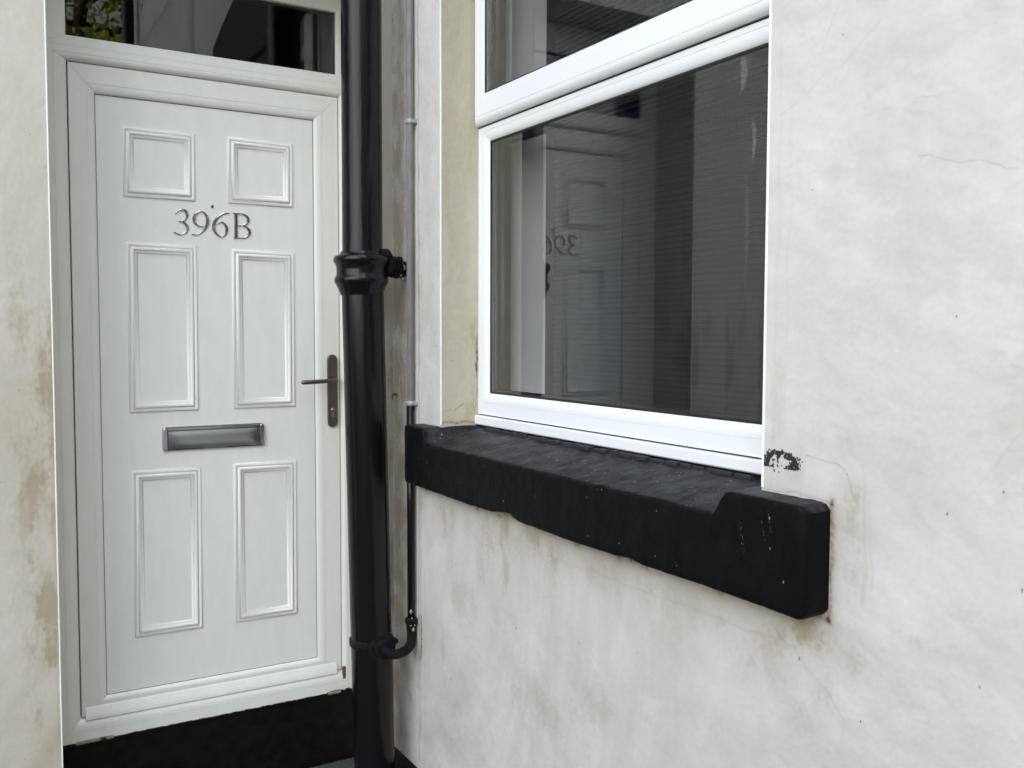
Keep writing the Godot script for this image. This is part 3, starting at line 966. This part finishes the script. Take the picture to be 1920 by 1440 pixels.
	var screws := {"numeral_three": [Vector2(-0.2420, 1.4817), Vector2(-0.2385, 1.4364)], "numeral_nine": [Vector2(-0.2160, 1.4583), Vector2(-0.1775, 1.4523)], "numeral_six": [Vector2(-0.1580, 1.445), Vector2(-0.1196, 1.4380)], "letter_b": [Vector2(-0.0905, 1.4800), Vector2(-0.0490, 1.428)]}
	for g in glyphs:
		st = begin()
		for q in glyphs[g]:
			stroke(st, q, z)
		var o := commit(st, g, M.chrome, d)
		for s in screws[g]:
			st = begin(true)
			tube(st, [Vector3(s.x, s.y, z + 0.003), Vector3(s.x, s.y, z + 0.0054)], [0.0021, 0.0019], 10)
			commit(st, "screw", M.pewter, o)
	st = begin(true)
	tube(st, [Vector3(-0.1629, 1.5027, z), Vector3(-0.1629, 1.5027, z + 0.003)], [0.0052, 0.0042], 18)
	var sc := commit(st, "screw_cup", plain(0.3, 0.31, 0.34, 0.35, 0.8), d)
	st = begin(true)
	tube(st, [Vector3(-0.1629, 1.5027, z + 0.001), Vector3(-0.1629, 1.5027, z + 0.0042)], [0.0024, 0.0022], 14)
	commit(st, "screw", M.gasket, sc)
	# letter box
	var lb := Node3D.new()
	lb.name = "letter_box"
	d.add_child(lb, true)
	lb.position = Vector3(0, 0, -0.0121)
	st = begin()
	plate(st, round_rect(-0.3222, -0.010, 0.7459, 0.8203, 0.008), 0.0, 0.006, 0.003)
	commit(st, "back_plate", M.satin, lb)
	for x in [-0.3155, -0.0167]:
		st = begin()
		plate(st, round_rect(x - 0.006, x + 0.006, 0.7479, 0.8183, 0.0055), 0.004, 0.0125, 0.0035)
		commit(st, "end_bar", M.chrome, lb)
	st = begin()
	box(st, Vector3(-0.3080, 0.8085, 0.0035), Vector3(-0.0242, 0.8165, 0.0095), 0.0025)
	commit(st, "hinge_bar", M.chrome, lb)
	st = begin()
	box(st, Vector3(-0.3080, 0.7480, 0.005), Vector3(-0.0242, 0.8075, 0.0062))
	commit(st, "shadow_gap", M.gasket, lb)
	# the flap bulges slightly
	st = begin(true)
	var cols := 20
	var rws := 8
	var grid := []
	for i in rws + 1:
		var row := []
		for k in cols + 1:
			var u := float(k) / cols
			var v := float(i) / rws
			var e := minf(minf(u, 1 - u) * 14.0, minf(v, 1 - v) * 4.0)
			var hgt := 0.0072 + 0.003 * clampf(e, 0, 1) + 0.0016 * sin(PI * v) + 0.0006 * sin(u * 9.0 + v)
			var yb := 0.7508 - (0.0018 if k > 7 and k < 13 and i == 0 else 0.0)
			row.append(Vector3(lerpf(-0.3058, -0.0264, u), lerpf(yb, 0.8062, v), hgt))
		grid.append(row)
	for i in rws:
		for k in cols:
			quad(st, grid[i][k], grid[i][k + 1], grid[i + 1][k + 1], grid[i + 1][k])
	commit(st, "flap", M.satin, lb)
	# lever handle on its long plate
	var hd := Node3D.new()
	hd.name = "handle"
	d.add_child(hd, true)
	hd.position = Vector3(0.2183, 0.9172, 0.0)
	st = begin()
	plate(st, stadium(Vector2.ZERO, 0.0335, 0.2435), 0.0, 0.009, 0.004)
	commit(st, "plate", M.pewter, hd)
	st = begin(true)
	var lev := bend([Vector3(0.0, 0.036, 0.006), Vector3(0.0, 0.036, 0.036), Vector3(-0.012, 0.0365, 0.047), Vector3(-0.045, 0.035, 0.049), Vector3(-0.085, 0.0335, 0.049), Vector3(-0.114, 0.0325, 0.046)], 5)
	var rad := []
	for i in lev.size():
		rad.append(lerpf(0.0105, 0.0072, clampf(float(i) / 10.0, 0, 1)))
	lev.append(lev[-1] + Vector3(-0.004, 0, -0.0006))
	rad.append(0.0056)
	lev.append(lev[-1] + Vector3(-0.0018, 0, -0.0003))
	rad.append(0.002)
	tube(st, lev, rad, 14)
	commit(st, "lever", M.pewter, hd)
	st = begin(true)
	tube(st, [Vector3(0, -0.063, 0.006), Vector3(0, -0.063, 0.0115)], [0.0086, 0.0084], 18)
	commit(st, "key_cylinder", plain(0.30, 0.26, 0.22, 0.35, 0.9), hd)
	st = begin()
	plate(st, round_rect(-0.0044, 0.0044, -0.0895, -0.066, 0.004), 0.006, 0.0110, 0.001)
	commit(st, "key_slot", plain(0.30, 0.26, 0.22, 0.35, 0.9), hd)

# ------------------------------------------------------------------ the window
func build_window() -> void:
	var w := thing("window", "white framed window with a top opening sash over one large pane", "window")
	# fixed frame round the lower light
	var prof := [[0.0, -0.07], [0.0, 0.0], [0.50, 0.0], [0.505, -0.0014], [0.53, -0.0014], [0.535, 0.0]] + ovolo(0.60, 0.0, 0.985, -0.013) + [[1.0, -0.014], [1.0, -0.03]]
	var lo := [WL + 0.0012, 1.858, 0.8752, 1.72]
	frame(w, "frame_member", false, XF, lo, [0.6402, 1.802, 0.9402, 1.6559], prof, M.white)
	# fixed frame behind the upper sash
	frame(w, "frame_member", false, XF, [WL + 0.0012, 1.858, 1.7206, WT - 0.001], [0.625, 1.815, 1.765, 2.295], [[0.0, -0.07], [0.0, -0.0005], [1.0, -0.0005], [1.0, -0.03]], M.white)
	# the upper sash stands proud of the frame
	var us := Node3D.new()
	us.name = "opening_sash"
	w.add_child(us, true)
	var so := [WL + 0.0018, 1.835, 1.7040, WT - 0.012]
	var si := [0.6390, 1.785, 1.7905, 2.27]
	var sp := [[0.0, -0.001]]
	for i in 8:
		var t := PI / 2 * i / 7
		sp.append([0.235 * (1 - cos(t)), 0.001 + 0.0165 * sin(t)])
	sp += [[0.265, 0.0175], [0.27, 0.016], [0.29, 0.016], [0.295, 0.0175], [0.93, 0.0165], [0.975, 0.012], [1.0, 0.004], [1.0, -0.02]]
	frame(us, "sash_member", false, XF, so, si, sp, M.white)
	var sg := begin()
	box(sg, Vector3(XF - 0.0008, 1.7000, WL + 0.003), Vector3(XF + 0.004, 1.7046, 1.85))
	commit(sg, "sash_shadow_strip", M.gasket, w)  # black strip painting the shadow line under the upper sash
	# glass: two sealed panes in each light, with black spacers and gaskets
	for q in [[w, [0.6402, 1.802, 0.9402, 1.6559], 0.012], [us, si, -0.006]]:
		var g: Array = q[1]
		var x0: float = XF + q[2]
		var st := ring(false, x0, [g[0] - 0.003, g[1] + 0.003, g[2] - 0.003, g[3] + 0.003], [g[0] + 0.003, g[1] - 0.003, g[2] + 0.003, g[3] - 0.003], [[0.0, 0.0035], [0.6, 0.004], [1.0, 0.002], [1.0, -0.001]])
		commit(st, "gasket", M.gasket, q[0])
		for k in 2:
			st = begin()
			if k == 0:   # extra front sheet added so the outer pane mirrors more
				box(st, Vector3(x0 - 0.0014, g[2] - 0.01, g[0] - 0.01), Vector3(x0 - 0.0004, g[3] + 0.01, g[1] + 0.01))
			box(st, Vector3(x0 + 0.022 * k, g[2] - 0.01, g[0] - 0.01), Vector3(x0 + 0.022 * k + 0.0012, g[3] + 0.01, g[1] + 0.01))
			commit(st, "glass_pane", [M.glass, M.inner_glass][k], q[0])
		st = ring(false, x0, [g[0] - 0.01, g[1] + 0.01, g[2] - 0.01, g[3] + 0.01], [g[0] + 0.006, g[1] - 0.006, g[2] + 0.006, g[3] - 0.006], [[0.0, -0.005], [1.0, -0.005], [1.0, -0.021]])
		commit(st, "spacer_bar", M.gasket, q[0])
		st = ring(false, x0, [g[0] - 0.02, g[1] + 0.02, g[2] - 0.02, g[3] + 0.02], [g[0] + 0.004, g[1] - 0.004, g[2] + 0.004, g[3] - 0.004], [[0.0, -0.0265], [1.0, -0.0265], [1.0, -0.062], [0.0, -0.064]])
		commit(st, "inner_frame", M.gasket, q[0])
	# cill piece under the frame, set a little forward
	var st := begin()
	box(st, Vector3(XF - 0.011, 0.8440, WL - 0.012), Vector3(XF + 0.05, 0.8715, 1.85), 0.003)
	commit(st, "cill", M.white, w)
	st = begin()
	box(st, Vector3(XF + 0.004, 0.8715, WL), Vector3(XF + 0.05, 0.8752, 1.85))
	commit(st, "shadow_gap", M.gasket, w)
	# dried runs of a splash on the glass
	for q in [[1.6383, 1.612, 0.011, 0.07, 3], [1.668, 1.475, 0.006, 0.09, 4], [1.652, 1.27, 0.0016, 0.30, 5]]:
		st = begin()
		var r := RandomNumberGenerator.new()
		r.seed = q[4]
		var n := 10
		var prev := []
		for i in n + 1:
			var f := float(i) / n
			var wd: float = q[2] * pow(sin(PI * clampf(f * 0.9 + 0.08, 0, 1)), 0.8) * (1.3 - f) * r.randf_range(0.7, 1.2)
			var y: float = q[1] + q[3] * (0.5 - f)
			var c: float = q[0] + 0.004 * sin(f * 4.0)
			var cur := [Vector3(XF + 0.0102, y, c - wd), Vector3(XF + 0.0102, y, c + wd)]
			if i:
				quad(st, prev[0], prev[1], cur[1], cur[0])
			prev = cur
		commit(st, "dried_splash", M.smear, w)

# ------------------------------------------------------------------ the stone sill
func build_sill() -> void:
	var n := FastNoiseLite.new()
	n.seed = 61
	n.frequency = 14.0
	n.fractal_octaves = 3
	var under := [[0.44, 0.668], [0.54, 0.667], [0.86, 0.6635], [0.98, 0.6655], [1.045, 0.675], [1.075, 0.6755], [1.105, 0.663], [1.33, 0.659], [1.485, 0.660], [1.53, 0.664], [1.575, 0.660], [1.79, 0.660], [1.995, 0.656]]
	var st := begin(true)
	var rows := []
	var zs := []
	var a0 := 0.449
	var a1 := 1.986
	var steps := 190
	for i in steps + 1:
		zs.append(lerpf(a0, a1, float(i) / steps))
	for z in zs:
		var end := minf(z - a0, a1 - z)
		var inset := 0.011 * pow(clampf(1.0 - end / 0.014, 0.0, 1.0), 2.0)
		var lip := maxf(smoothstep(0.607, 0.577, z), smoothstep(1.772, 1.812, z))
		var yb: float = under[0][1]
		for k in under.size() - 1:
			if z >= under[k][0] and z <= under[k + 1][0]:
				yb = lerpf(under[k][1], under[k + 1][1], (z - under[k][0]) / (under[k + 1][0] - under[k][0]))
		yb += n.get_noise_1d(z * 9.0) * 0.0014 + inset
		var xf := 0.275 + inset + n.get_noise_2d(z, 3.0) * 0.0012
		var rr := lerpf(0.010, 0.008, lip)
		var yt := lerpf(0.798, 0.8405 - inset, lip) + n.get_noise_2d(z, 7.0) * 0.0012
		var ybk := lerpf(0.8435, 0.8415 - inset, lip)
		var ym := lerpf(lerpf(yt, ybk, 0.5), 0.8425 - inset, lip)
		var sec := [Vector2(0.37, yb + 0.002), Vector2(0.335, yb + 0.002), Vector2(xf + 0.008, yb), Vector2(xf + 0.002, yb + 0.003), Vector2(xf, yb + 0.010)]
		for k in 5:
			sec.append(Vector2(xf + n.get_noise_2d(z * 1.3, k * 0.1) * 0.001, lerpf(yb + 0.010, yt - rr, (k + 1) / 5.0)))
		for k in range(1, 6):
			var t := PI / 2 * k / 5
			sec.append(Vector2(xf + rr * (1 - cos(t)), yt - rr + rr * sin(t)))
		for k in range(1, 7):
			var f := k / 6.0
			var x := lerpf(xf + rr, 0.475, f)
			var y := lerpf(yt, ym, f * 2.0) if f < 0.5 else lerpf(ym, ybk, f * 2.0 - 1.0)
			sec.append(Vector2(x, y + n.get_noise_2d(z * 1.5, x * 1.5 + 9.0) * 0.0018 * (1.0 if f < 1.0 else 0.0)))
		rows.append(sec)
	var m: int = rows[0].size()
	var arc := [0.0]
	for k in m - 1:
		arc.append(arc[-1] + rows[95][k].distance_to(rows[95][k + 1]))
	for i in steps:
		for k in m - 1:
			var p := []
			var u := []
			for c in [[i, k], [i, k + 1], [i + 1, k + 1], [i + 1, k]]:
				var s: Vector2 = rows[c[0]][c[1]]
				p.append(Vector3(s.x, s.y, zs[c[0]]))
				u.append(Vector2(float(c[0]) / steps, 1.0 - arc[c[1]] / 0.46))
			quad(st, p[0], p[3], p[2], p[1], u[0], u[3], u[2], u[1])
	for e in [0, steps]:
		var c := Vector3(0.36, 0.75, zs[e])
		for k in m - 1:
			var a := Vector3(rows[e][k].x, rows[e][k].y, zs[e])
			var b := Vector3(rows[e][k + 1].x, rows[e][k + 1].y, zs[e])
			if e == 0:
				tri(st, c, a, b, Vector2(0.5, 0.9))
			else:
				tri(st, c, b, a, Vector2(0.5, 0.9))
	var s := thing("window_sill", "black painted stone sill with a raised block at each end under the window", "sill")
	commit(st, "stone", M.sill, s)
	# lifted, cracked paint along the back edge under the white cill
	st = begin()
	var z := 0.66
	while z < 1.70:
		var l := rng.randf_range(0.015, 0.05)
		var x := 0.442 - 0.006 * sin((z - 0.6) * 2.6) + rng.randf_range(-0.003, 0.003)
		box(st, Vector3(x - rng.randf_range(0.002, 0.008), 0.832, z), Vector3(0.4455, 0.8395 + rng.randf_range(0.0, 0.003), z + l), 0.0015)
		z += l + rng.randf_range(0.0, 0.012)
	commit(st, "flaking_paint", M.dark, s)
# ------------------------------------------------------------------ blind
func build_blind() -> void:
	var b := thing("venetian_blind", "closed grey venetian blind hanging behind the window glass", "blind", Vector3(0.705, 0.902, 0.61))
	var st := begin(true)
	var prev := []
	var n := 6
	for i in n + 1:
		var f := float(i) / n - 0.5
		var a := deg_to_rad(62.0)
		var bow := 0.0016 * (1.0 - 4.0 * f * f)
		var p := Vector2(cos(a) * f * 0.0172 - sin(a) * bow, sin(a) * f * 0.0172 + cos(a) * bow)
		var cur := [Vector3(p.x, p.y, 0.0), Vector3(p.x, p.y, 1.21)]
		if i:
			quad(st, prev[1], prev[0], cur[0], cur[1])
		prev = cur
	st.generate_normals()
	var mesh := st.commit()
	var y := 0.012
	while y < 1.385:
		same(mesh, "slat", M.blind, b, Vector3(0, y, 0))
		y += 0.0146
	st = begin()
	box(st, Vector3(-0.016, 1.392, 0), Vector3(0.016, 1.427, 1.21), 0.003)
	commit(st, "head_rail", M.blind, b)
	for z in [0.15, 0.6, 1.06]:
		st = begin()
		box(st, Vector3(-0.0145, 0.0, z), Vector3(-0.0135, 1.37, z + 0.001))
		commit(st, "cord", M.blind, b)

# ------------------------------------------------------------------ pipes
func build_pipes() -> void:
	# the soil pipe: an upper length in the socket of a lower one
	var p := thing("soil_pipe", "thick glossy black cast iron soil pipe standing in the corner beside the door", "pipe")
	var n := FastNoiseLite.new()
	n.seed = 71
	n.frequency = 1.0
	var ax := func(y: float) -> Vector3:
		var f := clampf((1.24 - y) / 1.58, 0.0, 1.0)
		return Vector3(0.1865 + 0.030 * f, y, 0.36 + 0.006 * f)
	var lathe := func(st: SurfaceTool, prof: Array, segs: int, wob: float) -> void:
		var rings := []
		for q in prof:
			var c: Vector3 = ax.call(q[1])
			var r := []
			for k in segs + 1:
				var t := TAU * (k % segs) / segs
				var rr: float = q[0] + wob * n.get_noise_3d(cos(t) * 1.6, q[1] * 3.0, sin(t) * 1.6) + wob * 0.5 * n.get_noise_3d(cos(t) * 6.0, q[1] * 22.0, sin(t) * 6.0)
				r.append(c + Vector3(cos(t) * rr, 0, sin(t) * rr))
			rings.append(r)
		for i in rings.size() - 1:
			for k in segs:
				quad(st, rings[i][k + 1], rings[i][k], rings[i + 1][k], rings[i + 1][k + 1])
	var st := begin(true)
	var prof := []
	for i in 70:
		prof.append([0.0593, 1.31 + i * 0.084])
	lathe.call(st, prof, 48, 0.0005)
	commit(st, "upper_pipe", M.black_pipe, p)
	st = begin(true)
	prof = []
	for i in 65:
		prof.append([0.0622, FLOOR - 0.02 + i * 0.0248])
	lathe.call(st, prof, 48, 0.0004)
	commit(st, "lower_pipe", M.black_pipe, p)
	st = begin(true)
	lathe.call(st, [[0.0600, 1.350], [0.0620, 1.344], [0.066, 1.340], [0.076, 1.338], [0.0800, 1.334], [0.0818, 1.327], [0.0808, 1.319], [0.0760, 1.313], [0.0735, 1.307], [0.0728, 1.297], [0.0728, 1.285], [0.0745, 1.279], [0.0785, 1.273], [0.0800, 1.266], [0.0785, 1.259], [0.0740, 1.252], [0.0695, 1.243], [0.0660, 1.234], [0.0630, 1.227], [0.0612, 1.222]], 48, 0.0012)
	commit(st, "socket_collar", M.black_pipe, p).position = Vector3(-0.004, 0, 0)
	# bracket from the collar to the wall, thick with old paint and mortar
	st = begin(true)
	var lug := bend([Vector3(0.245, 1.315, 0.37), Vector3(0.275, 1.312, 0.36), Vector3(0.30, 1.305, 0.35), Vector3(0.322, 1.306, 0.345), Vector3(0.338, 1.306, 0.345)], 6)
	var rad := []
	for i in lug.size():
		rad.append(lerpf(0.036, 0.019, float(i) / (lug.size() - 1)) * (1.0 + 0.35 * n.get_noise_2d(i * 1.7, 4.0)))
	tube(st, lug, rad, 16)
	tube(st, [Vector3(0.225, 1.345, 0.40), Vector3(0.232, 1.347, 0.398), Vector3(0.246, 1.345, 0.392), Vector3(0.262, 1.335, 0.38), Vector3(0.27, 1.325, 0.375)], [0.004, 0.013, 0.018, 0.015, 0.006], 12)
	var br := commit(st, "wall_bracket", M.black_rough, p)
	st = begin(true)
	for k in 16:
		var c := Vector3(rng.randf_range(0.245, 0.33), 1.307 + rng.randf_range(-0.026, 0.026), 0.358 + rng.randf_range(0.0, 0.026))
		var r := rng.randf_range(0.004, 0.010)
		tube(st, [c - Vector3(r, 0, 0), c - Vector3(r * 0.5, 0, 0), c + Vector3(r * 0.5, 0, 0), c + Vector3(r, 0, 0)], [r * 0.2, r, r * 0.9, r * 0.2], 8)
	commit(st, "paint_lump", M.black_rough, br)
	st = begin(true)
	for k in 9:
		var c := Vector3(rng.randf_range(0.305, 0.334), 1.300 + rng.randf_range(-0.024, 0.022), 0.356 + rng.randf_range(0.0, 0.016))
		var r := rng.randf_range(0.003, 0.008)
		tube(st, [c - Vector3(0, r * 1.5, 0), c - Vector3(0, r * 0.5, 0), c + Vector3(0, r * 0.5, 0), c + Vector3(0, r * 1.4, 0)], [r * 0.2, r, r * 0.8, r * 0.2], 7)
	commit(st, "mortar_crumb", M.chipped, br)
	# strap boss low on the pipe
	st = begin(true)
	lathe.call(st, [[0.0625, 0.189], [0.0655, 0.187], [0.0668, 0.184], [0.0668, 0.168], [0.0655, 0.164], [0.0625, 0.162]], 48, 0.0008)
	commit(st, "strap", M.black_rough, p)
	st = begin(true)
	var bc := Vector3(0.218, 0.170, 0.36)
	tube(st, [bc + Vector3(0, 0, 0.040), bc + Vector3(0, 0, 0.056), bc + Vector3(0, 0, 0.064), bc + Vector3(0, 0, 0.0665)], [0.050, 0.047, 0.040, 0.030], 32)
	tube(st, [bc + Vector3(0, 0, 0.060), bc + Vector3(0, 0, 0.078), bc + Vector3(0, 0, 0.082), bc + Vector3(0, 0, 0.079), bc + Vector3(0, 0, 0.070)], [0.031, 0.029, 0.0255, 0.0215, 0.0205], 28)
	for s in [-1, 1]:
		tube(st, [bc + Vector3(0.045 * s, 0.010, 0.050), bc + Vector3(0.045 * s, 0.010, 0.062)], [0.010, 0.008], 10)
	commit(st, "boss", M.black_rough, p)

	# the waste pipe: bare grey above, black below
	var wp := thing("waste_pipe", "thin waste pipe on the wall beside the soil pipe, grey above and black below", "pipe")
	st = begin(true)
	tube(st, [Vector3(0.3185, 0.895, 0.408), Vector3(0.3185, 7.0, 0.412)], [0.0105, 0.0105], 20)
	commit(st, "grey_pipe", M.grey_pipe, wp)
	st = begin(true)
	tube(st, [Vector3(0.3180, 0.215, 0.411), Vector3(0.3180, 0.896, 0.408)], [0.0118, 0.0118], 20)
	commit(st, "black_pipe", M.black_pipe, wp)
	for y in [1.7384, 0.899]:
		st = begin(true)
		tube(st, [Vector3(0.3185, y - 0.007, 0.4085), Vector3(0.3185, y + 0.007, 0.4085)], [0.0128, 0.0128], 20)
		var clip := commit(st, "pipe_clip", M.grey_pipe, wp)
		st = begin()
		box(st, Vector3(0.322, y - 0.0065, 0.4085), Vector3(0.335, y + 0.0065, 0.428), 0.002)
		commit(st, "foot", M.grey_pipe, clip)
	st = begin(true)
	tube(st, [Vector3(0.318, 0.243, 0.411), Vector3(0.318, 0.240, 0.411), Vector3(0.318, 0.226, 0.411), Vector3(0.318, 0.222, 0.411), Vector3(0.318, 0.205, 0.411), Vector3(0.318, 0.200, 0.411)], [0.0125, 0.0195, 0.0200, 0.0155, 0.0155, 0.0135], 18)
	var cp := commit(st, "coupling", M.black_rough, wp)
	st = begin(true)
	for k in 6:
		var c := Vector3(0.318, 0.235 + rng.randf_range(-0.03, 0.035), 0.411) + Vector3(rng.randf_range(-0.012, 0.010), 0, rng.randf_range(0.009, 0.018))
		var r := rng.randf_range(0.002, 0.0055)
		tube(st, [c - Vector3(0, r * 1.5, 0), c - Vector3(0, r * 0.5, 0), c + Vector3(0, r * 0.5, 0), c + Vector3(0, r * 1.4, 0)], [r * 0.2, r, r * 0.8, r * 0.2], 7)
	commit(st, "bare_patch", M.chipped, cp)
	st = begin(true)
	var el := bend([Vector3(0.318, 0.215, 0.411), Vector3(0.318, 0.185, 0.413), Vector3(0.310, 0.162, 0.421), Vector3(0.288, 0.152, 0.436), Vector3(0.250, 0.152, 0.452), Vector3(0.226, 0.160, 0.452), Vector3(0.218, 0.168, 0.43)], 5)
	tube(st, el, rep(0.0148, el.size()), 18)
	commit(st, "elbow", M.black_rough, wp)
	# an old nail hole with a rusty nail in the crease
	var nl := begin(true)
	tube(nl, [Vector3(0.333, 0.918, 0.272), Vector3(0.322, 0.917, 0.270), Vector3(0.320, 0.912, 0.269), Vector3(0.320, 0.900, 0.2695)], [0.003, 0.0035, 0.0025, 0.001], 8)
	var nail := commit(nl, "bent_nail", M.rust)
	nail.set_meta("label", "small bent rusty nail in the wall right of the soil pipe")
	nail.set_meta("category", "nail")
